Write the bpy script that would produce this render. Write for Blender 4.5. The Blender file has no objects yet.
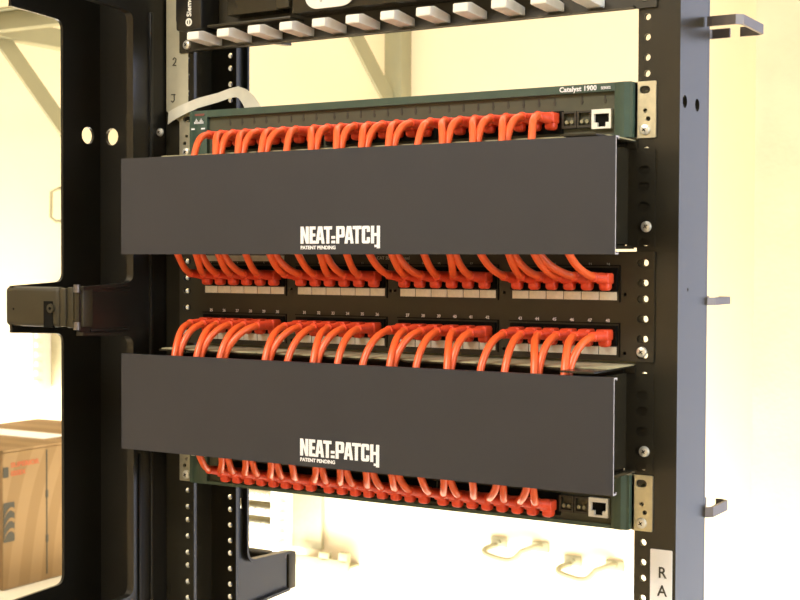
import bpy, bmesh, math
from mathutils import Vector, Matrix, Quaternion
S = 0.001                      # everything below is written in millimetres
PI = math.pi
col = bpy.context.scene.collection
scn = bpy.context.scene

# ---------------------------------------------------------------- camera
cam = bpy.data.cameras.new('camera'); camo = bpy.data.objects.new('camera', cam); col.objects.link(camo)
cam.sensor_width = 36; cam.lens = 1371.26 * 36 / 800
R_ = Vector((0.856, 0.516, 0.004)).normalized(); W_ = Vector((-0.516, 0.856, -0.027)).normalized()
U_ = R_.cross(W_).normalized(); R_ = W_.cross(U_)
camo.matrix_world = Matrix(((R_.x, U_.x, -W_.x, .626707), (R_.y, U_.y, -W_.y, -1.028875), (R_.z, U_.z, -W_.z, -.143695), (0, 0, 0, 1)))
cam.clip_start = .02; cam.clip_end = 50
cam.dof.use_dof = True; cam.dof.focus_distance = 1.22; cam.dof.aperture_fstop = 20
scn.camera = camo
# ---------------------------------------------------------------- world, exposure
w = bpy.data.worlds.new('world'); scn.world = w; w.use_nodes = True
w.node_tree.nodes['Background'].inputs[0].default_value = (1, .93, .8, 1)
w.node_tree.nodes['Background'].inputs[1].default_value = .3
scn.view_settings.view_transform = 'Standard'; scn.view_settings.look = 'None'
scn.view_settings.gamma = 1; scn.view_settings.use_curve_mapping = False
scn.view_settings.exposure = 0.0

def area(name, loc, target, size, power, color, sy=None):
    l = bpy.data.lights.new(name, 'AREA'); l.energy = power; l.color = color
    l.shape = 'RECTANGLE'; l.size = size; l.size_y = sy or size
    o = bpy.data.objects.new(name, l); col.objects.link(o)
    o.location = Vector(loc) * S
    o.rotation_euler = (Vector(target) - Vector(loc)).to_track_quat('-Z', 'Y').to_euler()
    return o
area('ceiling_light_front', (-300, -1500, 1060), (-300, -1200, -1600), 1.2, 44, (1, .95, .88), .6)
area('ceiling_light_rear', (-700, 500, 1060), (-700, 600, -1600), 1.2, 8, (1, .92, .78), .6)
area('daylight_fill_right', (2250, -300, 100), (0, 100, -150), 1.4, 34, (.72, .84, 1), 1.2)  # bluish fill added for daylight from the right; no window is built there
area('wall_fill', (-900, 900, -1300), (-900, 1400, -720), 3.3, 82, (1, .965, .88), .3)  # fill lamp added below the view to brighten the lower back wall

area('wall_fill_left', (-1950, 850, -1050), (-1950, 1400, -150), 1.0, 34, (1, .97, .88), .3)  # second added fill, whitens the left part of the back wall

# ---------------------------------------------------------------- materials
def mat(name, c, rough=.5, metal=0, bump=0, bscale=300, var=0, vscale=60, spec=.5, coat=0, emit=None, trans=0):
    m = bpy.data.materials.new(name); m.use_nodes = True
    nt = m.node_tree; b = nt.nodes['Principled BSDF']
    b.inputs['Base Color'].default_value = (*c, 1); b.inputs['Roughness'].default_value = rough
    b.inputs['Metallic'].default_value = metal; b.inputs['Specular IOR Level'].default_value = spec
    b.inputs['Coat Weight'].default_value = coat; b.inputs['Transmission Weight'].default_value = trans
    if var or bump:
        tc = nt.nodes.new('ShaderNodeTexCoord')
        if var:
            n = nt.nodes.new('ShaderNodeTexNoise'); n.inputs['Scale'].default_value = vscale; n.inputs['Detail'].default_value = 4
            nt.links.new(tc.outputs['Object'], n.inputs['Vector'])
            r = nt.nodes.new('ShaderNodeValToRGB')
            r.color_ramp.elements[0].position = .3; r.color_ramp.elements[1].position = .7
            r.color_ramp.elements[0].color = (*[x * (1 - var) for x in c], 1)
            r.color_ramp.elements[1].color = (*[min(1, x * (1 + var)) for x in c], 1)
            nt.links.new(n.outputs['Fac'], r.inputs['Fac']); nt.links.new(r.outputs['Color'], b.inputs['Base Color'])
        if bump:
            n = nt.nodes.new('ShaderNodeTexNoise'); n.inputs['Scale'].default_value = bscale
            nt.links.new(tc.outputs['Object'], n.inputs['Vector'])
            bp = nt.nodes.new('ShaderNodeBump'); bp.inputs['Strength'].default_value = bump; bp.inputs['Distance'].default_value = .001
            nt.links.new(n.outputs['Fac'], bp.inputs['Height']); nt.links.new(bp.outputs['Normal'], b.inputs['Normal'])
    return m
M = dict(
    wall=mat('cream_wall', (.80, .665, .445), .9, bump=.15, bscale=120, var=.02, vscale=3),
    wall2=mat('textured_wall', (.70, .57, .38), .95, bump=.5, bscale=90, var=.05, vscale=12),
    floor=mat('floor_tile', (.55, .52, .45), .6, var=.08, vscale=3),
    ceil=mat('ceiling_paint', (.8, .78, .72), .9, var=.02, vscale=4),
    rack=mat('black_rack_paint', (.024, .021, .013), .27, bump=.06, bscale=900, var=.12, vscale=25),
    rackg=mat('black_satin_paint', (.012, .011, .008), .3, bump=.05, bscale=900, var=.1, vscale=20),
    panel=mat('black_panel_paint', (.030, .024, .010), .5, bump=.08, bscale=1200, var=.1, vscale=40),
    cover=mat('dark_grey_cover', (.027, .028, .034), .55, bump=.05, bscale=2000, var=.05, vscale=20),
    edge=mat('bare_cut_edge', (.55, .52, .52), .4),
    white=mat('white_ink', (.92, .92, .92), .6, var=.01, vscale=90),
    dim=mat('faded_ink', (.50, .50, .42), .6, var=.02, vscale=90),
    cream=mat('ivory_plastic', (.88, .85, .74), .5, var=.04, vscale=150),
    lab=mat('paper_label', (.88, .84, .70), .7, var=.06, vscale=300),
    tape=mat('masking_tape', (.50, .47, .33), .6, var=.07, vscale=60),
    orange=mat('orange_jacket', (.93, .135, .030), .33, var=.07, vscale=150, coat=.1),
    orange2=mat('orange_boot_rubber', (.88, .085, .025), .42, var=.06, vscale=200),
    green=mat('green_bezel_plastic', (.050, .088, .062), .42, bump=.08, bscale=1500, var=.08, vscale=60),
    olive=mat('olive_port_plate', (.075, .075, .042), .6, var=.1, vscale=80),
    chass=mat('grey_chassis', (.22, .22, .20), .5, metal=.4, var=.05, vscale=30),
    zinc=mat('zinc_plated_steel', (.62, .58, .42), .38, metal=.75, var=.12, vscale=120),
    screw=mat('nickel_screw', (.80, .78, .68), .35, metal=.6, var=.05, vscale=300),
    dark=mat('black_recess', (.006, .006, .005), .8, spec=.1, var=.1, vscale=100),
    gold=mat('gold_contact', (.7, .5, .2), .35, metal=1, var=.05, vscale=200),
    foam=mat('khaki_foam', (.40, .37, .22), .9, bump=.5, bscale=400, var=.3, vscale=35),
    ring=mat('grey_steel_ring', (.16, .14, .13), .38, metal=.6, var=.08, vscale=50),
    strut=mat('khaki_strut_paint', (.27, .25, .14), .6, var=.05, vscale=8),
    board=mat('shelf_board', (.72, .68, .55), .6, var=.05, vscale=10),
    purple=mat('purple_cart_post', (.12, .06, .14), .5, var=.08, vscale=20),
    block=mat('wiring_block_plastic', (.50, .45, .28), .6, var=.04, vscale=120),
    cordw=mat('ivory_wire', (.34, .31, .18), .6, var=.06, vscale=40),
    red=mat('red_print', (.40, .10, .035), .7, var=.1, vscale=40),
    blackp=mat('black_print', (.05, .045, .03), .7, var=.1, vscale=40),
    blue=mat('blue_plastic', (.05, .10, .5), .5, var=.05, vscale=30),
    film=mat('translucent_strap', (.66, .64, .52), .35, var=.08, vscale=70),
    redlogo=mat('dull_red_ink', (.22, .07, .05), .6, var=.05, vscale=90),
)
def glowmat():  # bluish glow of the added pane, meant to be mirrored in the right post
    m = bpy.data.materials.new('added_bluish_glow'); m.use_nodes = True; b = m.node_tree.nodes['Principled BSDF']
    b.inputs['Base Color'].default_value = (.3, .35, .4, 1); b.inputs['Roughness'].default_value = .3
    b.inputs['Emission Color'].default_value = (.66, .70, 1, 1); b.inputs['Emission Strength'].default_value = 1.3
    return m
M['glow'] = glowmat()
# cardboard with a printed swirl of broad arcs
def cardboard():
    m = mat('printed_cardboard', (.46, .28, .10), .85); nt = m.node_tree; b = nt.nodes['Principled BSDF']
    tc = nt.nodes.new('ShaderNodeTexCoord'); mp = nt.nodes.new('ShaderNodeMapping')
    mp.inputs['Location'].default_value = (0, -.30, .03); mp.inputs['Scale'].default_value = (0, 1, .8)
    wv = nt.nodes.new('ShaderNodeTexWave'); wv.wave_type = 'RINGS'; wv.rings_direction = 'SPHERICAL'
    wv.inputs['Scale'].default_value = 5.5; wv.inputs['Distortion'].default_value = 1.2; wv.inputs['Detail'].default_value = 0
    r = nt.nodes.new('ShaderNodeValToRGB')
    r.color_ramp.elements[0].position = .45; r.color_ramp.elements[1].position = .55
    r.color_ramp.elements[0].color = (.235, .145, .058, 1); r.color_ramp.elements[1].color = (.275, .175, .075, 1)
    nt.links.new(tc.outputs['Object'], mp.inputs[0]); nt.links.new(mp.outputs[0], wv.inputs['Vector'])
    nt.links.new(wv.outputs['Fac'], r.inputs[0]); nt.links.new(r.outputs[0], b.inputs['Base Color'])
    return m
M['card'] = cardboard()

# ---------------------------------------------------------------- helpers
ORG = {}
def thing(name, label, cat, loc, group=None):
    o = bpy.data.objects.new(name, None); col.objects.link(o); o.empty_display_size = .02
    o.location = Vector(loc) * S; ORG[o] = Vector(loc)
    o['label'] = label; o['category'] = cat
    if group: o['group'] = group
    return o
def tagit(o, label, cat, group=None):
    o['label'] = label; o['category'] = cat
    if group: o['group'] = group
    return o
def emit(name, bm, mats, parent=None, smooth=True, label=None):
    """link a bmesh (world millimetres) as one object"""
    org = ORG.get(parent, Vector((0, 0, 0)))
    if parent is None:
        c = [v.co for v in bm.verts]
        org = Vector(((min(v.x for v in c) + max(v.x for v in c)) / 2, (min(v.y for v in c) + max(v.y for v in c)) / 2, min(v.z for v in c)))
    for v in bm.verts: v.co = (v.co - org) * S
    bmesh.ops.recalc_face_normals(bm, faces=bm.faces)
    me = bpy.data.meshes.new(name); bm.to_mesh(me); bm.free()
    if not isinstance(mats, (list, tuple)): mats = [mats]
    for m in mats: me.materials.append(m)
    if smooth:
        me.polygons.foreach_set('use_smooth', [True] * len(me.polygons))
        try: me.set_sharp_from_angle(angle=math.radians(35))
        except Exception: pass
    o = bpy.data.objects.new(name, me); col.objects.link(o)
    if parent is not None: o.parent = parent
    else: o.location = org * S
    ORG[o] = org
    if label: o['label'] = label
    return o
def box(bm, a, b, bev=0, mi=0, seg=2):
    a = Vector(a); b = Vector(b)
    r = bmesh.ops.create_cube(bm, size=1)
    vs = r['verts']
    for v in vs: v.co = Vector(((a[i] + b[i]) / 2 + v.co[i] * abs(b[i] - a[i]) for i in range(3)))
    fs = list({f for v in vs for f in v.link_faces})
    for f in fs: f.material_index = mi
    if bev:
        es = list({e for v in vs for e in v.link_edges})
        r = bmesh.ops.bevel(bm, geom=es, offset=bev, segments=seg, affect='EDGES', profile=.5)
        for f in r['faces']: f.material_index = mi
def tube(bm, pts, rad, n=10, caps=True, mi=0):
    pts = [Vector(p) for p in pts]; rings = []
    if not isinstance(rad, (list, tuple)): rad = [rad] * len(pts)
    t0 = (pts[1] - pts[0]).normalized()
    nrm = t0.orthogonal().normalized()
    for i, p in enumerate(pts):
        t = (pts[min(i + 1, len(pts) - 1)] - pts[max(i - 1, 0)]).normalized()
        nrm = (nrm - t * nrm.dot(t)).normalized(); bn = t.cross(nrm)
        rings.append([bm.verts.new(p + (nrm * math.cos(2 * PI * k / n) + bn * math.sin(2 * PI * k / n)) * rad[i]) for k in range(n)])
    for a, b in zip(rings, rings[1:]):
        for k in range(n): f = bm.faces.new((a[k], a[(k + 1) % n], b[(k + 1) % n], b[k])); f.material_index = mi
    if caps:
        for r in (rings[0], rings[-1]): f = bm.faces.new(r); f.material_index = mi
def bez(p0, p1, p2, p3, n=12):
    p0, p1, p2, p3 = map(Vector, (p0, p1, p2, p3))
    return [p0 * (1 - t) ** 3 + p1 * 3 * t * (1 - t) ** 2 + p2 * 3 * t * t * (1 - t) + p3 * t ** 3 for t in [i / n for i in range(n + 1)]]
def band(bm, pts, wv, th, nv=None):
    """flat strap: pts centre line, wv width vector(s), th thickness"""
    pts = [Vector(p) for p in pts]
    ws = wv if isinstance(wv, list) else [wv] * len(pts)
    rings = []
    for i, p in enumerate(pts):
        t = (pts[min(i + 1, len(pts) - 1)] - pts[max(i - 1, 0)]).normalized(); wd = Vector(ws[i])
        nn = t.cross(wd).normalized() * th / 2
        rings.append([bm.verts.new(p + a) for a in (wd / 2 + nn, -wd / 2 + nn, -wd / 2 - nn, wd / 2 - nn)])
    for a, b in zip(rings, rings[1:]):
        for k in range(4): bm.faces.new((a[k], a[(k + 1) % 4], b[(k + 1) % 4], b[k]))
    bm.faces.new(rings[0]); bm.faces.new(rings[-1])
def circ(u, v, r, n=14): return [(u + r * math.cos(2 * PI * k / n), v + r * math.sin(2 * PI * k / n)) for k in range(n)]
def slot(u, v, wd, h, n=8):   # horizontal stadium
    r = h / 2; o = []
    for sx, a0 in ((1, -PI / 2), (-1, PI / 2)):
        for k in range(n + 1): a = a0 + PI * k / n; o.append((u + sx * (wd / 2 - r) + r * math.cos(a), v + r * math.sin(a)))
    return o
def rect(u0, v0, u1, v1): return [(u0, v0), (u1, v0), (u1, v1), (u0, v1)]
def rpoly(pts, rs, n=6):
    """polygon with rounded corners"""
    if not isinstance(rs, (list, tuple)): rs = [rs] * len(pts)
    o = []
    for i, p in enumerate(pts):
        r = rs[i]; p = Vector(p)
        if r <= 0: o.append(tuple(p)); continue
        a = (Vector(pts[i - 1]) - p).normalized(); b = (Vector(pts[(i + 1) % len(pts)]) - p).normalized()
        s = p + a * r; e = p + b * r
        for k in range(n + 1):
            t = k / n; o.append(tuple(s * (1 - t) ** 2 + p * 2 * t * (1 - t) + e * t * t))
    return o
DG = None
def curve_to_bm(cu, bm, fn, mi=0):
    o = bpy.data.objects.new('t', cu); col.objects.link(o)
    bpy.context.view_layer.update()
    dg = bpy.context.evaluated_depsgraph_get()
    me = bpy.data.meshes.new_from_object(o.evaluated_get(dg))
    b2 = bmesh.new(); b2.from_mesh(me)
    bmesh.ops.remove_doubles(b2, verts=b2.verts, dist=1e-4)
    mp = {}
    for v in b2.verts: mp[v] = bm.verts.new(fn(v.co.x, v.co.y, v.co.z))
    for f in b2.faces:
        try: nf = bm.faces.new([mp[v] for v in f.verts]); nf.material_index = mi
        except ValueError: pass
    b2.free(); bpy.data.objects.remove(o); bpy.data.meshes.remove(me); bpy.data.curves.remove(cu)
def plate(bm, outline, holes, th, fn, mi=0):
    """flat plate with holes: fn maps (u, v, w) to world mm, w in [-th/2, th/2]"""
    cu = bpy.data.curves.new('t', 'CURVE'); cu.dimensions = '2D'; cu.fill_mode = 'BOTH'; cu.extrude = th / 2
    for loop in [outline] + list(holes):
        s = cu.splines.new('POLY'); s.points.add(len(loop) - 1); s.use_cyclic_u = True
        for i, p in enumerate(loop): s.points[i].co = (p[0], p[1], 0, 1)
    curve_to_bm(cu, bm, fn, mi)
def strip(bm, u0, u1, z0, z1, uc, zs, r, y, th, n=12, lip=1):
    """long upright flange with a column of round holes, each with a bare threaded lip"""
    c = r * 1.25; m = n // 4
    ya, yb = y - th / 2, y + th / 2
    for yy in (ya, yb):
        def q(a, b, c_, d):
            bm.faces.new([bm.verts.new(p) for p in ((a, yy, b), (c_, yy, b), (c_, yy, d), (a, yy, d))])
        q(u0, z0, uc - c, z1); q(uc + c, z0, u1, z1)
        zc = z0
        for z in sorted(zs):
            q(uc - c, zc, uc + c, z - c); zc = z + c
            ang = [PI / 4 + 2 * PI * k / n for k in range(n)]
            ci = [bm.verts.new((uc + r * math.cos(t), yy, z + r * math.sin(t))) for t in ang]
            sq = []
            for t in ang:
                k = c / max(abs(math.cos(t)), abs(math.sin(t))); sq.append(bm.verts.new((uc + k * math.cos(t), yy, z + k * math.sin(t))))
            for k in range(n): bm.faces.new((ci[k], ci[(k + 1) % n], sq[(k + 1) % n], sq[k]))
        q(uc - c, zc, uc + c, z1)
    for z in zs:
        a = [bm.verts.new((uc + r * math.cos(2 * PI * k / n + PI / 4), ya, z + r * math.sin(2 * PI * k / n + PI / 4))) for k in range(n)]
        b = [bm.verts.new((uc + r * math.cos(2 * PI * k / n + PI / 4), yb, z + r * math.sin(2 * PI * k / n + PI / 4))) for k in range(n)]
        for k in range(n): f = bm.faces.new((a[k], a[(k + 1) % n], b[(k + 1) % n], b[k])); f.material_index = lip
    for u in (u0, u1): bm.faces.new([bm.verts.new(p) for p in ((u, ya, z0), (u, yb, z0), (u, yb, z1), (u, ya, z1))])
    for z in (z0, z1): bm.faces.new([bm.verts.new(p) for p in ((u0, ya, z), (u1, ya, z), (u1, yb, z), (u0, yb, z))])
    bmesh.ops.remove_doubles(bm, verts=bm.verts, dist=.01)
XZ = lambda y: (lambda u, v, w: Vector((u, y + w, v)))
YZ = lambda x: (lambda u, v, w: Vector((x + w, u, v)))
XY = lambda z: (lambda u, v, w: Vector((u, v, z + w)))
def text(bm, s, size, fn, bold=0, sx=1, align='LEFT', th=.15, spacing=1, mi=0):
    cu = bpy.data.curves.new('t', 'FONT'); cu.body = s; cu.size = size; cu.extrude = th; cu.offset = bold
    cu.align_x = align; cu.space_character = spacing; cu.resolution_u = 3; cu.fill_mode = 'BOTH'
    curve_to_bm(cu, bm, (lambda u, v, w: fn(u * sx, v, w)), mi)
def txz(x, y, z): return lambda u, v, w: Vector((x + u, y + w, z + v))
def screw_bm(bm, x, y, z, r=4.2):
    """pan head facing the camera side (-y) with a cross recess"""
    rings = []; n = 16
    prof = [(r, 0), (r, -.8), (r * .85, -1.9), (r * .5, -2.5), (.01, -2.7)]
    for rr, yy in prof: rings.append([bm.verts.new((x + rr * math.cos(2 * PI * k / n), y + yy, z + rr * math.sin(2 * PI * k / n))) for k in range(n)])
    for a, b in zip(rings, rings[1:]):
        for k in range(n): bm.faces.new((a[k], a[(k + 1) % n], b[(k + 1) % n], b[k]))
    bm.faces.new(rings[0])
    a = .6
    for c, s in ((math.cos(a), math.sin(a)), (-math.sin(a), math.cos(a))):
        q = []
        for du, dv in ((-r * .4, -.35), (r * .4, -.35), (r * .4, .35), (-r * .4, .35)):
            q.append((x + du * c - dv * s, z + du * s + dv * c))
        vs = [bm.verts.new((u, y - 2.95, v)) for u, v in q] + [bm.verts.new((u, y - 1.5, v)) for u, v in q]
        for f in ((0, 1, 2, 3), (4, 5, 6, 7), (0, 1, 5, 4), (1, 2, 6, 5), (2, 3, 7, 6), (3, 0, 4, 7)):
            fc = bm.faces.new([vs[i] for i in f]); fc.material_index = 1
def screw(x, y, z, parent, r=4.2):
    bm = bmesh.new(); screw_bm(bm, x, y, z, r)
    return emit('screw', bm, [M['screw'], M['dark']], parent, label='bright cross-head screw')
def simple(name, m, parent, *boxes, bev=0, label=None):
    bm = bmesh.new()
    for a, b in boxes: box(bm, a, b, bev)
    return emit(name, bm, m, parent, label=label)
def structure(name, m, a, b):
    bm = bmesh.new(); box(bm, a, b); o = emit(name, bm, m); o['kind'] = 'structure'; return o

# ---------------------------------------------------------------- room
FZ, CZ = -1650, 1100
structure('floor', M['floor'], (-2900, -3100, FZ - 50), (2500, 1500, FZ))
structure('ceiling', M['ceil'], (-2900, -3100, CZ), (2500, 1500, CZ + 50))
structure('wall_back', M['wall'], (-2900, 1400, FZ), (2500, 1500, CZ))
structure('wall_left', M['wall'], (-2900, -3100, FZ), (-2800, 1400, CZ))
structure('wall_front', M['wall'], (-2800, -3100, FZ), (2400, -3000, CZ))
structure('wall_right', M['wall'], (2400, -3100, FZ), (2500, 1400, CZ))
structure('trim_1', M['wall2'], (-72, 1310, FZ), (330, 1400, CZ))          # shallow wall projection on the right

wn = bpy.data.objects.new('added_window_1', None); col.objects.link(wn); wn['kind'] = 'structure'; wn.location = (1.1, 1.4, -.35); ORG[wn] = Vector((1100, 1400, -350))  # unseen window, added for its bluish reflection in the right post
bm = bmesh.new(); plate(bm, rect(450, -1050, 1750, 900), [rect(500, -1000, 1075, 850), rect(1125, -1000, 1700, 850)], 40, XZ(1380)); emit('added_window_frame', bm, M['white'], wn, smooth=False)
bm = bmesh.new(); box(bm, (495, 1385, -1005), (1705, 1390, 855)); emit('pane', bm, M['glow'], wn)  # glowing sheet added to tint the outer face of the right post

# ---------------------------------------------------------------- two-post rack
RB = -222.25 - 133.35
def hole_zs(z0, z1):
    """EIA pattern, a unit boundary at z = 12.7"""
    o = []; k = -40
    while k < 40:
        base = 12.7 + k * 44.45
        for d in (-6.35, -22.225, -38.1):
            z = base + d
            if z0 < z < z1: o.append(z)
        k += 1
    return o
rack = thing('equipment_rack', 'tall black two-post steel rack carrying all the gear', 'rack', (0, 35, FZ))
for s in (-1, 1):
    bm = bmesh.new()
    zt = 480; hz = hole_zs(-1640, zt - 5)
    u0, u1 = sorted((s * 225.5, s * 260))
    for yy in (2, 68): strip(bm, u0, u1, FZ + 6, zt, s * 233, hz, 2.7, yy, 4)
    hs = [circ(11.5, -16, 5.2), circ(41, -16, 5.2)] if s > 0 else []
    if s > 0: hs += [circ(22.7, -164, 1.6, 8)]
    plate(bm, rect(3.9, FZ + 6, 66.1, zt), hs, 3, YZ(s * 258.45))
    emit('post', bm, [M['rack'], M['zinc']], rack, smooth=False)
simple('base_angle', M['rack'], rack, ((-260, -180, FZ), (260, 250, FZ + 6)))
simple('top_angle', M['rack'], rack, ((-260, -4, 480), (260, 74, 486)))
# paper strip with pen marks on the left post, number label on the right post
bm = bmesh.new()
plate(bm, [(-259, 150), (-232, 150), (-232, 0), (-243, -8), (-259, 3)], [], .5, XZ(-.6))
tp = emit('paper_strip', bm, M['tape'], rack, smooth=False, label='cream paper strip with pen marks')
bm = bmesh.new()
def pen(pts, r=.55): tube(bm, [(x, -1.2, z) for x, z in pts], r, 6)
pen([(-250.5, 52), (-248.5, 54), (-246.6, 52.5), (-247.3, 49.5), (-250.6, 46.5), (-246.5, 46.3)])
pen([(-252.5, 18.5), (-247.5, 18.3)]); pen([(-249, 18.2), (-248.8, 13), (-250.8, 11), (-252.6, 12.5)])
emit('pen_marks', bm, M['blackp'], tp)
bm = bmesh.new(); plate(bm, rpoly(rect(239.4, -520, 257.6, -369), 1), [], .5, XZ(-.6))
lb = emit('number_label', bm, M['white'], rack, smooth=False, label='white label printed with upright letters')
bm = bmesh.new()
for k, ch in enumerate('RACK'): text(bm, ch, 12.4, txz(249.5, -1.1, -391.2 - k * 14.4), bold=.12, sx=.95, align='CENTER')
emit('lettering', bm, M['blackp'], lb, smooth=False)

# ---------------------------------------------------------------- vertical finger cable manager left of the rack
mg = thing('vertical_cable_manager', 'black vertical finger cable manager standing left of the rack', 'cable manager', (-305, 40, FZ))
PZ = [96 + 253.5, 96, -164 - 24 * 0, ]
def finger_wall(xp, extra=()):
    """side wall with fingers forward and back; fingers of 47 mm every 251 mm"""
    ft = [(343 + 96 - 0, 390)]
    fing = []                         # (top z, bottom z)
    z = 92 + 47 + 252 * 1
    zs = []
    k = 0
    tops = [391, 139, -164.5, -460]   # top of each finger root
    bots = [344, 92, -212.5, -507]
    tops = [395, 139, -164.5, -461, -757, -1053, -1349]
    bots = [347, 92, -212.5, -509, -805, -1101, -1397]
    pts = []; rs = []
    top, bot = 480, FZ + 4
    yf, yr, tf, tr = -50, 126, -118, 203
    pts += [(yr, bot), (yr, bot)]
    P = []; Rr = []
    def add(y, z, r): P.append((y, z)); Rr.append(r)
    # front side going up
    add(yf, bot, 0)
    for t, b in reversed(list(zip(tops, bots))):
        add(yf, b, 11); add(tf, b + 4, 3); add(tf, t - 4, 3); add(yf, t, 11)
    add(yf, top, 0); add(yr, top, 0)
    for t, b in zip(tops, bots):
        add(yr, t, 13); add(tr, t - 3, 3); add(tr, b + 3, 3); add(yr, b, 13)
    add(yr, bot, 0)
    bm = bmesh.new(); plate(bm, rpoly(P, Rr), extra, 3, YZ(xp))
    # rolled lips that follow each cut-out and run out along the fingers
    w_ = 8.0 if xp > -300 else 3.2
    zz = list(zip(tops, bots))
    for (t0, b0), (t1, b1) in zip(zz, zz[1:]):
        for ye, yt, rr in ((yf, tf, 11), (yr, tr, 13)):
            pl = rpoly([(yt, b0 + 3.5), (ye, b0), (ye, t1), (yt, t1 - 3.5)], [0, rr, rr, 0])
            band(bm, [(xp + w_ / 2 - 1.5, y, z) for y, z in pl], (w_, 0, 0), 3.0)
    return emit('side_wall', bm, M['rackg'], mg)
finger_wall(-348, [circ(-17.3, -18, 8.5), rpoly(rect(5, -60, 50, 10), 6)])
finger_wall(-262.6, [rpoly(rect(119, -404, 125.2, -393), .5)])
bm = bmesh.new(); plate(bm, rect(-346.4, FZ + 4, -264.2, 480), [circ(-331, z, 8.6) for z in (-18.7,)], 4, XZ(2))
emit('back_panel', bm, M['rackg'], mg, smooth=False)
simple('stiffener', M['rackg'], mg, ((-264.2, -24, FZ + 10), (-258.4, -20, 95)), ((-264.2, -40, -1640), (-258.9, -37, -326)), bev=1)
bm = bmesh.new(); screw_bm(bm, -257.8, -11, -18.5, 4); emit('screw', bm, [M['screw'], M['dark']], mg, label='bright screw')
# gates bridging the fingers at mid height (front) and low (rear)
def gate(y0, y1, zt, zb, front=True):
    bm = bmesh.new()
    box(bm, (-355, y0, zb), (-285, y1, zt), 4.5, seg=4)
    g = emit('gate', bm, M['panel'], mg, label='brownish black hinged gate')
    simple('hinge_block', M['panel'], g, ((-285.2, y0 + 1, zb + 1), (-278, y1 - 1, zt - 1)), ((-278.5, y0 + 3, zb), (-270, y1 + 2, zt)), ((-270.5, y0 + 4, zb + 1), (-259, y1 + 4, zt + 1)), bev=1.4)
    bm = bmesh.new()
    for z in (zt - 1, zb + 2): tube(bm, [(-263.5, y0 + 1, z - 3.5), (-263.5, y0 + 1, z + 3.5)], 3.0, 12)
    emit('hinge_pin', bm, M['ring'], g, label='shiny steel hinge pin')
    if front:
        bm = bmesh.new(); box(bm, (-304, y0 - .4, zb - .2), (-292.5, y0 + 3, zt - 13), 0); 
        emit('latch_slot', bm, M['dark'], g)
        bm = bmesh.new()
        n = 16; tube(bm, [(-294, y0 - 2.4, zt - 19.5), (-294, y0 + 2, zt - 19.5)], 4.2, 16); tube(bm, [(-294, y0 - 2.8, zt - 19.5), (-294, y0, zt - 19.5)], 1.4, 8, mi=1)
        emit('latch_knob', bm, [M['panel'], M['dark']], g)
        bm = bmesh.new(); tube(bm, [(-343, y0 - .3, zt - 21), (-343, y0 + 1, zt - 21)], 1.1, 8); emit('rivet', bm, M['dark'], g)
    return g
gate(-119, -106, -167, -204)
gate(200, 214, -467, -508, False)
# finger side ribs seen on the middle finger of the right-hand wall
for z in (-171, -208): simple('finger_rib', M['rackg'], mg, ((-261.4, -104, z), (-259.4, -52, z + 3)), bev=.8)

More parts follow.
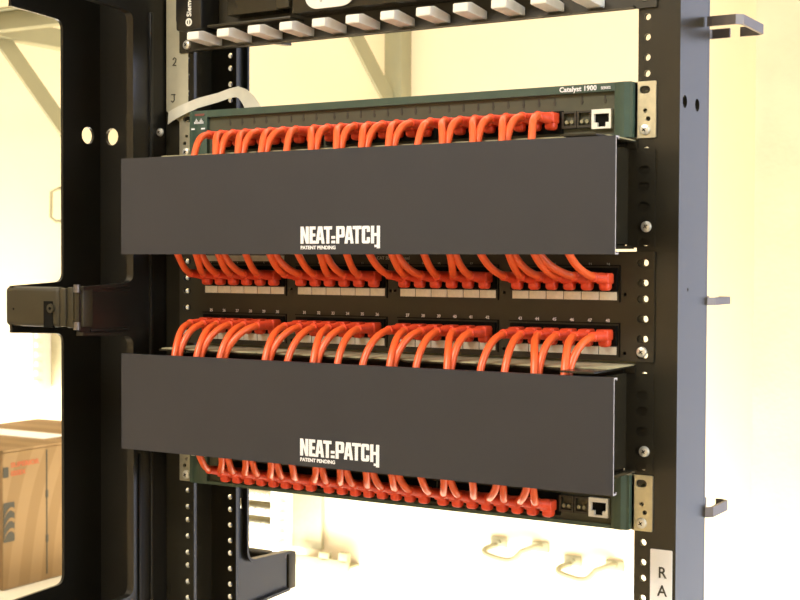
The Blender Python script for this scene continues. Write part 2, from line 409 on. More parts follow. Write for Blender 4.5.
# ---------------------------------------------------------------- switches
TICK = [-177.9 + 14.0 * i for i in range(8)] + [-60.3 + 14.08 * i for i in range(8)] + [57 + 14.07 * i for i in range(8)]
def make_switch(zt, label, brand):
    t = thing('network_switch', label, 'network switch', (0, 100, zt - 44.45))
    simple('chassis', M['chass'], t, ((-219, 1, zt - 43), (219, 158, zt - 1)), bev=1)
    # bezel: frame around the recessed port plate
    bm = bmesh.new()
    plate(bm, rpoly(rect(-224, zt - 44, 224, zt), 1.5), [rect(-203, zt - 41, 209, zt - 6.5)], 8, XZ(-4))
    # softly rounded right and left cheeks
    for sx, a, b in ((1, 209, 224), (-1, -224, -203)):
        prof = [(a, -8), (a + (b - a) * .25, -10), (a + (b - a) * .6, -10.4), (b - .5 if sx > 0 else b, -7), (b, 0)] if sx > 0 else [(a, 0), (a + .5, -7), (a + (b - a) * .4, -9.4), (a + (b - a) * .8, -9.4), (b, -8)]
        top = [bm.verts.new((x, y, zt - .2)) for x, y in prof]; bot = [bm.verts.new((x, y, zt - 43.8)) for x, y in prof]
        for i in range(len(prof) - 1): bm.faces.new((top[i], top[i + 1], bot[i + 1], bot[i]))
        bm.faces.new(top + [])
        bm.faces.new(bot)
    emit('bezel', bm, M['green'], t)
    simple('port_plate', M['olive'], t, ((-203, -4, zt - 41.2), (209, -1, zt - 6.3)))
    bm = bmesh.new()
    for g in range(3): box(bm, (TICK[g * 8] - 8, -6.5, zt - 38), (TICK[g * 8 + 7] + 8, -3.5, zt - 20))
    emit('jack_strip', bm, M['dark'], t)
    bm = bmesh.new()
    for x in TICK + [179.5, 199.5]:
        box(bm, (x - .8, -4.5, zt - 15.5), (x + .6, -3.9, zt - 9)); box(bm, (x - 1.1, -4.6, zt - 14), (x + 1.1, -3.9, zt - 12.5))
    emit('port_marks', bm, M['blackp'], t, smooth=False)
    # two fibre ports and one copper uplink on the right
    for k in range(2):
        x0 = 163.5 + k * 13.2
        bm = bmesh.new(); plate(bm, rect(x0, zt - 34.5, x0 + 12.6, zt - 21), [rect(x0 + 1.6, zt - 32.5, x0 + 11, zt - 22.5)], 4, XZ(-6))
        f = emit('fiber_port', bm, M['panel'], t, smooth=False)
        bm = bmesh.new()
        for dx in (3.9, 8.5): tube(bm, [(x0 + dx, -4, zt - 29.5), (x0 + dx, -7.6, zt - 29.5)], 1.6, 10)
        emit('ferrule', bm, M['strut'], f)
    bm = bmesh.new()
    plate(bm, rect(189.5, zt - 36, 206, zt - 20.5), [[(191.6, zt - 31), (191.6, zt - 24), (204.4, zt - 24), (204.4, zt - 31), (201.5, zt - 31), (201.5, zt - 34.5), (194.5, zt - 34.5), (194.5, zt - 31)]], 4, XZ(-6.2))
    u = emit('uplink_port', bm, M['cream'], t, smooth=False, label='white framed copper socket')
    simple('socket_recess', M['dark'], u, ((191, -5, zt - 35), (205, -4.1, zt - 23)))
    # logo and lettering
    bm = bmesh.new()
    if brand: text(bm, 'Catalyst 1900', 5.6, txz(161.5, -8.6, zt - 5.2), bold=.16, sx=1.0, spacing=1.04); text(bm, 'SERIES', 3, txz(197.5, -8.6, zt - 4.9), bold=.05, sx=1)
    for k, h in enumerate((2, 3.5, 5, 3.5, 2, 2, 3.5, 5, 3.5, 2)):
        if brand: box(bm, (-217 + k * 1.15, -9.9, zt - 12.5), (-216.5 + k * 1.15, -9.3, zt - 12.5 + h))
    box(bm, (-220.5, -9.9, zt - 18), (-216.5, -9.3, zt - 16.5)); box(bm, (-208.5, -9.9, zt - 18), (-204, -9.3, zt - 16.5))
    emit('lettering', bm, M['white' if brand else 'dim'], t, smooth=False)
    if brand:
        bm = bmesh.new(); box(bm, (-216, -9.9, zt - 5), (-205, -9.3, zt - 3)); emit('logo_text', bm, M['redlogo'], t)
    for s in (-1, 1):
        bm = bmesh.new(); u0, u1 = sorted((s * 224.5, s * 241.3))
        plate(bm, rpoly(rect(u0, zt - 44.4, u1, zt), 1), [slot(s * 232, zt - 6.6, 9, 6), circ(s * 232.5, zt - 23, 1.8, 10), circ(s * 235, zt - 29.5, 2, 10)], 2, XZ(-1.4))
        for q in ((u0 if s > 0 else u1),):
            box(bm, (q - (0 if s > 0 else 1.6), -2.4, zt - 44), (q + (1.6 if s > 0 else 0), 22, zt - .5))
        e = emit('mounting_ear', bm, M['zinc'], t, smooth=False, label='zinc plated mounting ear')
        screw(s * 232.5, -2.4, zt - 38.1, e, 4.4)
    return t
make_switch(0, 'green-fronted switch with the printed name above its right-hand ports, topmost of the two', True)
make_switch(-7 * 44.45, 'green-fronted switch half hidden below the lower dark grey cover', False)

# ---------------------------------------------------------------- patch panel
PT = -3 * 44.45
pp = thing('patch_panel', 'black 48-port patch panel between the two dark grey covers', 'patch panel', (0, 10, -5 * 44.45))
bm = bmesh.new()
hz = [z for z in hole_zs(PT - 88, PT)]
GX = [(-209.5, -116.1), (-101.2, -7.2), (8.2, 102.2), (117.1, 210.6)]
hl = []
for s in (-1, 1): hl += [slot(s * 233 - s * 1.2, z, 9.5, 6.4) for z in hz]
for zr in (-167, -214): hl += [circ(x, zr - 1, 1.5, 8) for x in (-108.6, 109.7, 217)]
hl += [circ(-1.8, -168, 1.5, 8), circ(3.0, -168, 1.5, 8)]
plate(bm, rpoly(rect(-241.3, -221.2, 241.3, PT - .6), 1), hl, 2, XZ(-1.4))
box(bm, (-222, 0, PT - 3), (222, 24, PT - 1.5)); box(bm, (-222, 0, -219.8), (222, 24, -218.3))
face = emit('face_plate', bm, M['panel'], pp, smooth=False)
simple('added_hole_backing', M['dark'], pp, ((-219, 2.5, -218), (221, 4.5, -136)))  # dark sheet added behind the panel to block light through its small holes
PORTX = []
for g, (a, b) in enumerate(GX):
    pitch = (b - a) / 6
    for zt_, zb_ in ((-147.0, -165.4), (-193.2, -209.0)):
        bm = bmesh.new()
        hs = []
        for k in range(6):
            xc = a + pitch * (k + .5); hs.append(rect(xc - 5.8, zb_ + 3, xc + 5.8, zt_ - 5))
        plate(bm, rect(a - .5, zb_, b + .5, zt_), hs, 3.0, XZ(-3.6))
        box(bm, (a - .3, -2.6, zb_ + .2), (b + .3, -2.1, zt_ - .2), mi=1)
        # outline rib around the module
        for q in (((a - 2.6, -3.4, zt_ + 1.6), (b + 2.6, -2.3, zt_ + 2.3)), ((b + 1.8, -3.4, zb_ - 9), (b + 2.6, -2.3, zt_ + 2))):
            box(bm, *q, mi=1)
        emit('jack_module', bm, [M['dark'], M['dark']], pp, smooth=False)
    for zr in (-169.4, -213.2):
        for k in range(6):
            bm = bmesh.new(); box(bm, (a + pitch * k + .35, -3.1, zr - 3.4), (a + pitch * (k + 1) - .35, -2.3, zr + 3.2), .2)
            emit('port_label', bm, M['lab'], pp, label='small ivory write-on label')
    for k in range(6): PORTX.append(a + pitch * (k + .5))
bm = bmesh.new()
for i, x in enumerate(PORTX): text(bm, str(25 + i), 3.7, txz(x - .3, -2.6, -190.4), bold=.08, align='CENTER', sx=.95)
emit('printed_numbers', bm, M['white'], pp, smooth=False)
bm = bmesh.new()
for i, x in enumerate(PORTX): text(bm, str(1 + i), 2.9, txz(x - .3, -2.6, -145), align='CENTER')
text(bm, 'CAT 5E  Patch Panel', 4, txz(-16, -2.6, -140.7), bold=.02)
emit('faint_printing', bm, M['dim'], pp, smooth=False)
simple('label_holder', M['lab'], pp, ((-209, -3, -142.6), (-116.6, -2.2, -137.2)), label='khaki strip above the first group of ports')
for s in (-1, 1):
    screw(s * 231.5, -2.4, -215.9 + 2.5, pp, 4.4)

# ---------------------------------------------------------------- organiser units with big covers
def make_cover_unit(zt, dc, label, wid):
    """zt: top of the 2U space; dc: top of cover"""
    t = thing('cable_organizer', label, 'cable organizer', (0, -30, zt - 88.9))
    for s in (-1, 1):
        bm = bmesh.new(); u0, u1 = sorted((s * 218, s * 241.3))
        za, zb = zt - 8.2, zt - 86.5
        hs = [slot(s * 232, z, 10, 7) for z in hole_zs(zb + 3, za - 3)]
        plate(bm, rpoly(rect(u0, zb, u1, za), 1.5), hs, 2.2, XZ(-1.5))
        box(bm, (s * 217, -80, zt - 84), (s * 219, -1, zt - 8), .5)
        box(bm, (min(s * 218, s * 226), -2.6, zt - 9), (max(s * 218, s * 226), -.4, zt - 2.8))
        box(bm, (min(s * 226, s * 238), -.35, zb + 2), (max(s * 226, s * 238), -.05, za - 2))  # filler and backing plates added to block light through gap and slots
        e = emit('mounting_bracket', bm, M['rack'], t, smooth=False)
        hz_ = hole_zs(zb + 3, za - 3)
        screw(s * 234.4, -2.6, zt - 69.85, e, 4.4)
    # tray with foam-lined floor and back
    bm = bmesh.new()
    box(bm, (-222, -54, zt - 3.6), (224, 9, zt - 2.2)); box(bm, (196, -80, zt - 3.6), (224, -54, zt - 2.2))
    box(bm, (-217, -46, zt - 87.5), (224, -2, zt - 85)); box(bm, (-217, -4, zt - 85), (217, -2.4, zt - 4.4))
    box(bm, (-222, 10, zt - 40), (222, 11.5, zt - 3)); tr = emit('tray', bm, M['rack'], t, smooth=False)
    bm = bmesh.new(); 
    for a, b in ((-220, -110.5), (-109.5, -.5), (.5, 110.5), (111.5, 224)): box(bm, (a, -53.5, zt - 2.3), (b, 5, zt - 1.1), .4); box(bm, (a, 4, zt - 2.3), (b, 9, zt + .8), .3)
    emit('foam_strip', bm, M['foam'], tr, label='khaki foam lining on the tray')
    # C-section cover
    x0, x1 = -241.4, 241.4; yf = -84
    prof = [(yf, dc), (yf, dc - 87.3), (yf + 6.5, dc - 87.3), (yf + 6.5, dc - 85.3), (yf + 5.2, dc - 85.3), (yf + 5.2, dc - 86.1), (yf + 1.2, dc - 86.1),
            (yf + 1.2, dc - 1.2), (yf + 5.2, dc - 1.2), (yf + 5.2, dc - 2.2), (yf + 6.5, dc - 2.2), (yf + 6.5, dc)]
    bm = bmesh.new()
    L = [bm.verts.new((x0, y, z)) for y, z in prof]; R = [bm.verts.new((x1, y, z)) for y, z in prof]
    n = len(prof)
    for i in range(n): bm.faces.new((L[i], L[(i + 1) % n], R[(i + 1) % n], R[i]))
    for e in (L, R): f = bm.faces.new(e); f.material_index = 1
    # faint dimple on the left end
    cv = emit('cover', bm, [M['cover'], M['edge']], t, smooth=False, label='flat dark grey front cover')
    bm = bmesh.new()
    # heavy condensed lettering, built in strokes so that it stays blocky
    X0, ZB, H, T = -40.6, dc - 78.5, 14.4, 3.0
    def poly(*p): plate(bm, list(p), [], .3, XZ(yf - .15))
    def bar(x, z, w_, h_): poly((X0 + x, ZB + z), (X0 + x + w_, ZB + z), (X0 + x + w_, ZB + z + h_), (X0 + x, ZB + z + h_))
    def A(x):
        plate(bm, [(X0 + x, ZB), (X0 + x + 3, ZB), (X0 + x + 3.4, ZB + 3), (X0 + x + 5.6, ZB + 3), (X0 + x + 6, ZB), (X0 + x + 9, ZB), (X0 + x + 6.6, ZB + H), (X0 + x + 2.4, ZB + H)],
              [[(X0 + x + 3.8, ZB + 5.4), (X0 + x + 5.2, ZB + 5.4), (X0 + x + 4.5, ZB + 10.8)]], .3, XZ(yf - .15))
    # N
    plate(bm, [(X0, ZB), (X0 + 3, ZB), (X0 + 3, ZB + 8), (X0 + 5.6, ZB), (X0 + 8.4, ZB), (X0 + 8.4, ZB + H), (X0 + 5.4, ZB + H), (X0 + 5.4, ZB + 6.6), (X0 + 2.9, ZB + H), (X0, ZB + H)], [], .3, XZ(yf - .15))
    # E
    bar(9.2, 0, 3, H); bar(12.1, 0, 3.2, 2.6); bar(12.1, H - 2.6, 3.2, 2.6); bar(12.1, 6, 2.9, 2.5)
    A(15.4)
    # T
    bar(23.6, H - 2.7, 8.2, 2.7); bar(26.2, 0, 3, H - 2.6)
    # the pair of dashes
    bar(31.2, 0.2, 3.8, 2.3); bar(31.2, 4, 3.8, 2.3)
    # P
    plate(bm, rpoly([(X0 + 36, ZB), (X0 + 39, ZB), (X0 + 39, ZB + 5), (X0 + 44.4, ZB + 5), (X0 + 44.4, ZB + H), (X0 + 36, ZB + H)], [0, 0, 0, 2, 2, 0]), [rect(X0 + 39, ZB + 7.4, X0 + 41.2, ZB + H - 2.4)], .3, XZ(yf - .15))
    A(44.2)
    bar(52.2, H - 2.7, 8.6, 2.7); bar(55, 0, 3, H - 2.6)
    # C
    plate(bm, rpoly([(X0 + 61.2, ZB), (X0 + 69, ZB), (X0 + 69, ZB + 5.2), (X0 + 66, ZB + 5.2), (X0 + 66, ZB + 2.4), (X0 + 64.2, ZB + 2.4), (X0 + 64.2, ZB + H - 2.4), (X0 + 66, ZB + H - 2.4), (X0 + 66, ZB + 9.4), (X0 + 69, ZB + 9.4), (X0 + 69, ZB + H), (X0 + 61.2, ZB + H)], [2, 2, 0, 0, 0, 0, 0, 0, 0, 0, 2, 2]), [], .3, XZ(yf - .15))
    # H with the long right foot
    bar(70, 0, 3, H); bar(73, 6, 2.6, 2.5); bar(75.6, -4, 3, H + 4); bar(73.4, -3, 2.4, 2)
    text(bm, 'PATENT PENDING', 4.1, txz(X0, yf - .15, ZB - 4.6), bold=.13, sx=1.05)
    emit('lettering', bm, M['white'], cv, smooth=False, label='white printed name')
    return t
make_cover_unit(-44.45, -49.4, 'dark grey flat cover on brackets above the patch panel, with white printed name', 0)
make_cover_unit(-5 * 44.45, -227.9, 'dark grey flat cover on brackets below the patch panel, with white printed name', 0)

# ---------------------------------------------------------------- wiring panel with white tabs at the top
wp = thing('wiring_panel', 'black rack panel with a row of white tabs at the top edge', 'wiring panel', (0, 0, 57.5))
bm = bmesh.new()
plate(bm, rpoly(rect(-241.3, 57.5, 241.3, 146), 1), [slot(s * 232, z, 9, 6.4) for s in (-1, 1) for z in (119, 135)], 2.2, XZ(-1.5))
box(bm, (-222, -9, 57.5), (224, -.5, 59.3)); box(bm, (-222, -40, 144), (224, -.5, 146))
emit('face_plate', bm, M['panel'], wp, smooth=False)
for i in range(13):
    x = -195.5 + 35.15 * i
    if x > 222: break
    bm = bmesh.new()
    prof = [(-2.6, 60.2), (-2.6, 67.5), (-30, 70.8), (-38, 69.2), (-38.5, 61.8), (-30, 61.6)]
    a = [bm.verts.new((x - 6.8, y, z)) for y, z in prof]; b = [bm.verts.new((x + 6.8, y, z)) for y, z in prof]
    for k in range(6): bm.faces.new((a[k], a[(k + 1) % 6], b[(k + 1) % 6], b[k]))
    bm.faces.new(a); bm.faces.new(b)
    bmesh.ops.bevel(bm, geom=list(bm.edges), offset=.6, segments=2, affect='EDGES')
    emit('retaining_tab', bm, M['cream'], wp, label='white plastic tab')
simple('terminal_housing', M['rack'], wp, ((-170, -20, 84), (-110, -2.5, 140)), ((-92, -26, 78), (150, -2.5, 142)), bev=1.5)
simple('shelf_lip', M['panel'], wp, ((-190, -24, 74.5), (-95, -2.5, 77)), ((-108, -28, 84), (-94, -22, 120)), bev=.6)
lg = simple('badge_box', M['rackg'], wp, ((-223, -30, 73), (-192, -2.5, 142)), bev=2.5)
bm = bmesh.new(); text(bm, 'Siemon', 7.6, (lambda u, v, w: Vector((-203.6 - v, -30.4 + w, 85 + u))), bold=.12, sx=1.0)
plate(bm, circ(-206.5, 80, 3.7, 20), [circ(-206.5, 80, 2.3, 20)], .4, XZ(-30.3)); box(bm, (-207.2, -30.6, 78), (-205.8, -30.1, 82))
emit('lettering', bm, M['cream'], lg, smooth=False)
bm = bmesh.new(); box(bm, (-238, -14, 83), (-225, -2.6, 142), 4, seg=3); emit('latch', bm, M['rack'], wp)
bm = bmesh.new(); plate(bm, rpoly([(-70, 79.5), (-28, 79.5), (-22, 90), (-22, 100), (-76, 100), (-76, 90)], [8, 10, 6, 0, 0, 6]), [], 1.6, XZ(-28.6))
bd = emit('round_badge', bm, M['cream'], wp, label='ivory rounded badge')
bm = bmesh.new(); plate(bm, circ(-58, 86, 1.3, 10), [], .4, XZ(-29.6)); plate(bm, circ(-36, 88, .8, 10), [], .4, XZ(-29.6)); emit('badge_mark', bm, M['dim'], bd, smooth=False)
screw(-231.5, -2.6, 64.5, wp, 4.6); screw(231.5, -2.6, 67.3, wp, 4.6)

# ---------------------------------------------------------------- white strap behind the top switch's left corner
bm = bmesh.new()
band(bm, [(-253, -5, -4.5), (-247, -5.5, -2), (-240, -6, .5), (-229, -6, 4), (-219.8, -1, 8.5), (-204, 10, 14), (-193.7, 15, 18), (-187, 18, 19.5), (-181, 19, 17), (-175, 20, 11), (-171, 20, 5), (-168, 20, .3)],
     [(1, 0, 12), (1, 0, 11.5), (1, 0, 11), (1, 0, 10.5), (0, 0, 9.5), (0, 0, 9), (-1, 0, 9), (3, 0, 10), (9, 0, 8), (14, 0, 6), (16, 0, 5), (17, 0, 4)], .9)
tagit(emit('plastic_strap', bm, M['film']), 'translucent white plastic strap looped over the left corner of the top switch', 'strap')

# ---------------------------------------------------------------- orange patch cords
def boot_mesh():
    bm = bmesh.new()
    # strain relief, ribbed, pointing at the room
    ys = []; rs = []
    y = -9.0
    for k in range(9):
        r = 4.75 - .12 * k
        ys += [y, y - .9, y - 1.3, y - 2.0]; rs += [r, r, r - .5, r - .5]; y -= 2.2
    ys += [y, y - 2.2]; rs += [4.0, 4.0]
    tube(bm, [(0, q, 0) for q in ys], rs, 14)
    for v in bm.verts: v.co = v.co * S
    me = bpy.data.meshes.new('boot'); bmesh.ops.recalc_face_normals(bm, faces=bm.faces); bm.to_mesh(me); bm.free()
    me.materials.append(M['orange2']); me.polygons.foreach_set('use_smooth', [True] * len(me.polygons)); return me
def plug_mesh():
    bm = bmesh.new()
    box(bm, (-5.3, -12, -3.8), (5.3, 1, 5.0), 1.4, seg=3)
    box(bm, (-4.6, -9.5, -9.2), (4.6, 0, 1), 3.0, seg=4)
    for v in bm.verts: v.co = v.co * S
    me = bpy.data.meshes.new('plug'); bmesh.ops.recalc_face_normals(bm, faces=bm.faces); bm.to_mesh(me); bm.free()
    me.materials.append(M['orange2']); me.polygons.foreach_set('use_smooth', [True] * len(me.polygons))
    try: me.set_sharp_from_angle(angle=math.radians(40))
    except Exception: pass
    return me
BOOT, PLUG = boot_mesh(), plug_mesh()
boot0 = bpy.data.objects.new('boot', BOOT); plug0 = bpy.data.objects.new('plug', PLUG)
ORD = 'first second third fourth fifth sixth seventh eighth ninth tenth eleventh twelfth thirteenth fourteenth fifteenth sixteenth seventeenth eighteenth nineteenth twentieth twenty-first twenty-second twenty-third twenty-fourth'.split()
def cord(xp, y0, zc, xs, ys, zedge, dirn, label, group, j, tilt=0):
    """plug at (xp, y0, zc); the cord bends behind the cover edge at height zedge; dirn -1 down, +1 up"""
    t = thing('patch_cord', label, 'patch cord', (xp, y0, zc), group)
    tl = math.radians(tilt); b = boot0.copy(); col.objects.link(b); b.parent = t; b.rotation_euler = (-tl * dirn, 0, 0)
    p = plug0.copy(); col.objects.link(p); p.parent = t
    y1 = y0 - 28 * math.cos(tl); z1 = zc + 28 * math.sin(tl) * dirn
    drop = abs(zedge - zc)
    wob = (j * 37 % 11 - 5) * .18
    xs += 3.5 if dirn < 0 else .5; h = 9 if dirn > 0 else 18; drop = abs(zedge - z1)
    pts = bez((xp, y1 + 3, z1 - 3 * math.tan(tl) * dirn), (xp + wob, y1 - h, z1 + h * math.tan(tl) * dirn - (dirn if dirn < 0 else 0)), (xs + (xs - xp) * .3, ys - 4, z1 + dirn * drop * .5), (xs, ys - 9, zedge + dirn * 20), 16)
    if dirn > 0:
        pts = bez(pts[0], pts[0] + Vector((wob, -14, 14 * math.tan(tl) + .5)), (xs + (xs - xp) * .2, ys + 7, z1 + drop * .35), (xs, ys - 13, zedge + 20), 16)
    pts += [Vector((xs + 2, ys - 7, zedge + dirn * 30)), Vector((xs + 9, ys - 3, zedge + dirn * 37))]
    bm = bmesh.new(); tube(bm, pts, 3.1, 12)
    emit('cord', bm, M['orange'], t)
def strands(ports, groups, xs_list, y0, zc, zedge, dirn, lab, group, tilt=0):
    j = 0
    for xs, grp in zip(xs_list, groups):
        for q, pi in enumerate(grp):
            off = (0, 0) if len(grp) == 1 else ((-.3, 0), (.8, 6.2))[q]
            cord(ports[pi], y0, zc, xs + off[0], -62 + off[1], zedge, dirn, lab(pi), group, j, tilt); j += 1
def grp24(singles):
    o = []; i = 0
    for s in range(14):
        n = 1 if s in singles else 2
        o.append(list(range(i, i + n))); i += n
    return o
XT = [-174.1, -148.9, -124.2, -98.9, -72.0, -45.7, -20.0, 5.1, 31.5, 58.4, 82.7, 110.1, 135.9, 161.1]
XBm = [-169.4, -141.8, -114.9, -87.4, -65.9, -39.6, -14.9, 11.2, 35.8, 62.7, 86.2, 111.8, 135.2, 161.4]
strands(TICK, grp24({0, 4, 9, 13}), XT, -6, -26.5, -49.4, -1, lambda i: 'orange patch cord in the %s port from the left of the top switch' % ORD[i], 'orange cords in the top switch')
strands(TICK, grp24({0, 4, 9, 11}), XBm, -6, -341.5, -227.9 - 87.3, 1, lambda i: 'orange patch cord in the %s port from the left of the bottom switch' % ORD[i], 'orange cords in the bottom switch', 11)
X1 = [-194.0, -171.8, -146.5, -116.3, -90.0, -60.1, -36.1, -9.6, 12.4, 34.9, 65.5, 90.6, 117.0, 142.7, 164.3, 193.1]
G1 = [[0], [1, 2], [3, 4], [5], [6, 7], [8], [9, 10], [11], [12], [13, 14], [15], [16, 17], [18], [19, 20], [21, 22], [23]]
strands(PORTX, G1, X1, -4, -156.0, -136.7, 1, lambda i: 'orange patch cord, %s from the left in the upper port row of the patch panel' % ORD[i], 'orange cords in the upper row of the patch panel', 4)
X2 = [-196.4, -170.6, -144.2, -94.1, -70.4, -43.1, -18.3, 6.8, 33.4, 58.4, 87.5, 117.6, 138.9, 165.0, 190.5]
G2 = [[0, 1], [2, 3], [4, 5], [6, 7], [8], [9, 10], [11], [12], [13, 14], [15], [16, 17], [18], [19], [20, 21], [22, 23]]
strands(PORTX, G2, X2, -4, -201.0, -227.9, -1, lambda i: 'orange patch cord, %s from the left in the lower port row of the patch panel' % ORD[i], 'orange cords in the lower row of the patch panel')
bpy.data.objects.remove(boot0); bpy.data.objects.remove(plug0)

# ---------------------------------------------------------------- steel rings on the right-hand post
def cring(x0, x1, y0, y1, z0, z1, label, start):
    bm = bmesh.new(); th = 2.6
    xm = (x0 + x1) / 2
    path = start + [(x1 - 4, y0), (x1, y0 + 4), (x1, y1 - 4), (x1 - 4, y1), (xm + 4, y1)]
    band(bm, [(x, y, (z0 + z1) / 2) for x, y in path], (0, 0, z1 - z0), th)
    band(bm, [(xm - 5, y1, (z0 + z1) / 2), (x0 + 3, y1, (z0 + z1) / 2), (x0, y1 - 4, (z0 + z1) / 2), (x0, y0, (z0 + z1) / 2)], (0, 0, z1 - z0), th)
    return tagit(emit('cable_ring', bm, M['ring'], smooth=False), label, 'cable ring', 'grey steel rings on the right post')
cring(242, 289, 60, 122, 49.5, 57.5, 'grey steel ring near the top of the right-hand post', [(261.4, 60)])
cring(236, 264, 71.3, 119, -177.5, -171.2, 'small grey steel ring behind the right-hand post, at mid height', [(236, 71.3)])
cring(236, 264, 71.3, 117, -353.5, -345, 'grey steel ring behind the right-hand post, lowest of the three', [(236, 71.3)])

# ---------------------------------------------------------------- background: wall brackets, block, hooks, box on a cart
WY = 1400
def bracket(x, ztop, yf, zf, zw, label, vx=None):
    t = thing('wall_bracket', label, 'wall bracket', (x, WY, zw))
    vb = -300 if vx else zw - 60
    simple('upright', M['strut'], t, ((x - 20, WY - 42, vb), (x + 20, WY, ztop)), bev=2)
    simple('arm', M['strut'], t, ((x - 20, yf, ztop - 40), (x + 20, WY - 42, ztop)), bev=2)
    bm = bmesh.new(); band(bm, [(x, yf + 10, zf), (x, WY - 40, zw)], (7, 0, 0), 38); emit('diagonal_brace', bm, M['strut'], t, smooth=False)
    return t
bracket(-832, 560, 925, 552, 172, 'khaki steel wall bracket seen between the top panel and the top switch')
bracket(-1520, 350, 930, 325, -75, 'khaki steel wall bracket at upper left behind the cable manager', True)
bm = bmesh.new(); box(bm, (-2300, 905, 315), (-1300, 930, 352), 3); box(bm, (-2300, 890, 352), (-1300, 935, 357), 1)
tagit(emit('support_rail', bm, M['strut']), 'horizontal khaki rail across the wall bracket at upper left', 'rail')
bm = bmesh.new(); box(bm, (-1625, 880, 320), (-1578, 903, 349), 3)
tagit(emit('rail_clip', bm, M['blue']), 'small blue clip on the khaki rail at the left edge', 'clip')

def wiring_block(x0, x1, z0, z1, rows, label):
    t = thing('wiring_block', label, 'wiring block', ((x0 + x1) / 2, WY, z0))
    simple('backboard', M['block'], t, ((x0 - 15, WY - 12, z0), (x1 + 95, WY, z1 + 10)), bev=2)
    for k in range(rows):
        z = z1 - 12 - k * (z1 - z0 - 30) / rows
        bm = bmesh.new(); box(bm, (x0, WY - 60, z - 14), (x1, WY - 12, z - 2), 2)
        for i in range(12 if x1 - x0 > 100 else 0):
            x = x0 + 8 + i * (x1 - x0 - 16) / 11; box(bm, (x - 2.5, WY - 66, z - 12), (x + 2.5, WY - 56, z + 3))
        emit('terminal_strip', bm, M['cream'], t)
    for x in (x1 + 6,):
        bm = bmesh.new(); box(bm, (x, WY - 75, z0 - 12), (x + 16, WY - 12, z1 + 4), 3)
        for i in range(6): z = z0 + 8 + i * (z1 - z0) / 6; box(bm, (x + 16, WY - 70, z), (x + 28, WY - 50, z + 12), 2)
        emit('fanning_post', bm, M['cream'], t)
    return t
wiring_block(-1300, -1120, -760, -632, 3, 'ivory wiring block with three terminal rows on the back wall below the switches')
tb = thing('cable_tray', 'ivory tray fixed to the wall right of the wiring block foot', 'cable tray', (-1000, WY, -790))
simple('tray_floor', M['cordw'], tb, ((-1075, WY - 40, -786), (-935, WY, -780)), bev=1)
simple('tray_lip', M['cordw'], tb, ((-1075, WY - 44, -790), (-935, WY - 38, -768)), ((-1010, WY - 44, -772), (-985, WY - 30, -756)), ((-960, WY - 44, -772), (-938, WY - 30, -752)), bev=1)
wiring_block(-1880, -1842, -448, -312, 4, 'pale wiring block on the back wall beside the middle gate of the cable manager')

def wall_hook(x0, x1, z, label):
    t = thing('wall_hook', label, 'wall hook', ((x0 + x1) / 2, WY, z - 30))
    for x in (x0 + 18, x1 - 20):
        bm = bmesh.new(); box(bm, (x - 18, WY - 5, z - 12), (x + 18, WY, z + 8), 2)
        f = emit('foot', bm, M['cordw'], t); bm = bmesh.new(); tube(bm, [(x + 2, WY - 8, z - 2), (x + 2, WY - 4, z - 2)], 4, 8); emit('bolt', bm, M['strut'], f)
    bm = bmesh.new()
    p = bez((x0 + 14, WY - 4, z - 10), (x0 - 8, WY - 24, z - 12), (x0 - 6, WY - 34, z - 20), (x0 + 14, WY - 36, z - 24), 8)
    p += bez((x0 + 14, WY - 36, z - 24), (x0 + 55, WY - 38, z - 32), (x1 - 62, WY - 38, z - 32), (x1 - 48, WY - 30, z - 10), 8)[1:]
    p += [Vector((x1 - 25, WY - 20, z)), Vector((x1 - 18, WY - 4, z))]
    tube(bm, p, 5.5, 8); emit('wire_loop', bm, M['cordw'], t); return t
wall_hook(-622, -493, -695, 'ivory wire wall hook left of its twin under the bottom switch')
wall_hook(-462, -338, -714, 'ivory wire wall hook right of its twin under the bottom switch')
bm = bmesh.new()
tube(bm, [Vector((x, WY - y, z)) for x, y, z in ((-1730, 0, 32), (-1780, 26, 32), (-1797, 34, 24), (-1799, 34, -37), (-1786, 30, -47), (-1730, 0, -47))], 4, 8)
tagit(emit('wall_loop', bm, M['cordw']), 'thin metal loop handle on the back wall at left', 'loop')

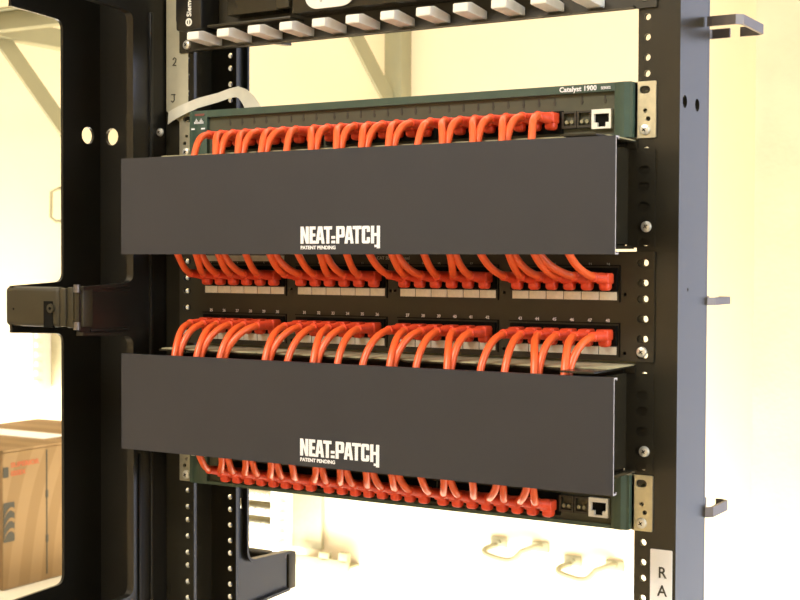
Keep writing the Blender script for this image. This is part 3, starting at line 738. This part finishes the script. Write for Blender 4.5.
# box: near vertical corner at (-1352, 800), its side running back along +y
bx, by, z0, z1 = -1359, 805, -772, -508
bt = thing('cardboard_box', 'brown cardboard box printed with red text and a swirl, at lower left', 'box', (bx - 170, by + 210, z0))
simple('carton', M['card'], bt, ((bx - 340, by, z0), (bx, by + 420, z1)), bev=3)
bm = bmesh.new()
box(bm, (bx - 340, by, z1 + .5), (bx + 1, by + 208, z1 + 5), 1); box(bm, (bx - 340, by + 212, z1 + .5), (bx + 1, by + 420, z1 + 5), 1)
emit('top_flap', bm, M['card'], bt)
simple('packing_tape', M['white'], bt, ((bx - 340, by + 165, z1 + 5), (bx - 60, by + 235, z1 + 6)), label='white tape across the top')
simple('side_seam', M['blackp'], bt, ((bx - .2, by + 112, z0 + 12), (bx + 1.2, by + 114.5, z1 - 6)), ((bx - .2, by + 110.5, z1 - 100), (bx + 2, by + 116, z1 - 86)), ((bx - .2, by + 110.5, z0 + 75), (bx + 2, by + 116, z0 + 90)))
bm = bmesh.new(); yz = lambda y, z: (lambda u, v, w_: Vector((bx + 1 + w_, y + u, z + v)))
text(bm, 'SUPERIOR', 13, yz(by + 20, z1 - 30), bold=.4, sx=1.25); text(bm, 'ESSEX', 13, yz(by + 20, z1 - 46), bold=.4, sx=1.1)
emit('red_lettering', bm, M['red'], bt, smooth=False)
bm = bmesh.new(); plate(bm, rpoly(rect(by + 1, z1 - 48, by + 14, z1 - 28), 2), [], .8, YZ(bx + .6)); 
emit('printed_mark', bm, M['blackp'], bt, smooth=False)
bm = bmesh.new(); plate(bm, rpoly(rect(by + 1, z0 + 92, by + 29, z0 + 168), 3), [], .8, YZ(bx + .6))
lg = emit('printed_emblem', bm, M['blackp'], bt, smooth=False)
bm = bmesh.new()
for k in range(3):
    yy = by + 2; zz = z0 + 100 + k * 20
    pts = [(bx + 1.6, yy, zz), (bx + 1.6, yy + 9, zz + 17), (bx + 1.6, yy + 19, zz + 19), (bx + 1.6, yy + 26, zz + 10)]
    band(bm, bez(*pts, 8), (0, 2.5, 6), .6)
emit('emblem_stripes', bm, M['card'], lg, smooth=False)

ct = thing('storage_cart', 'pale topped cart under the cardboard box at lower left', 'cart', (bx - 140, by + 210, FZ))
simple('cart_top', M['board'], ct, ((bx - 420, by - 60, z0 - 26), (bx + 90, by + 470, z0 - .5)), bev=3)
for x in (bx - 400, bx + 70):
    for y in (by - 40, by + 450): simple('leg', M['purple'], ct, ((x - 14, y - 14, FZ), (x + 14, y + 14, z0 - 26)), bev=2)
simple('lower_shelf', M['board'], ct, ((bx - 386, by - 26, -1300), (bx + 56, by + 436, -1280)), bev=2)
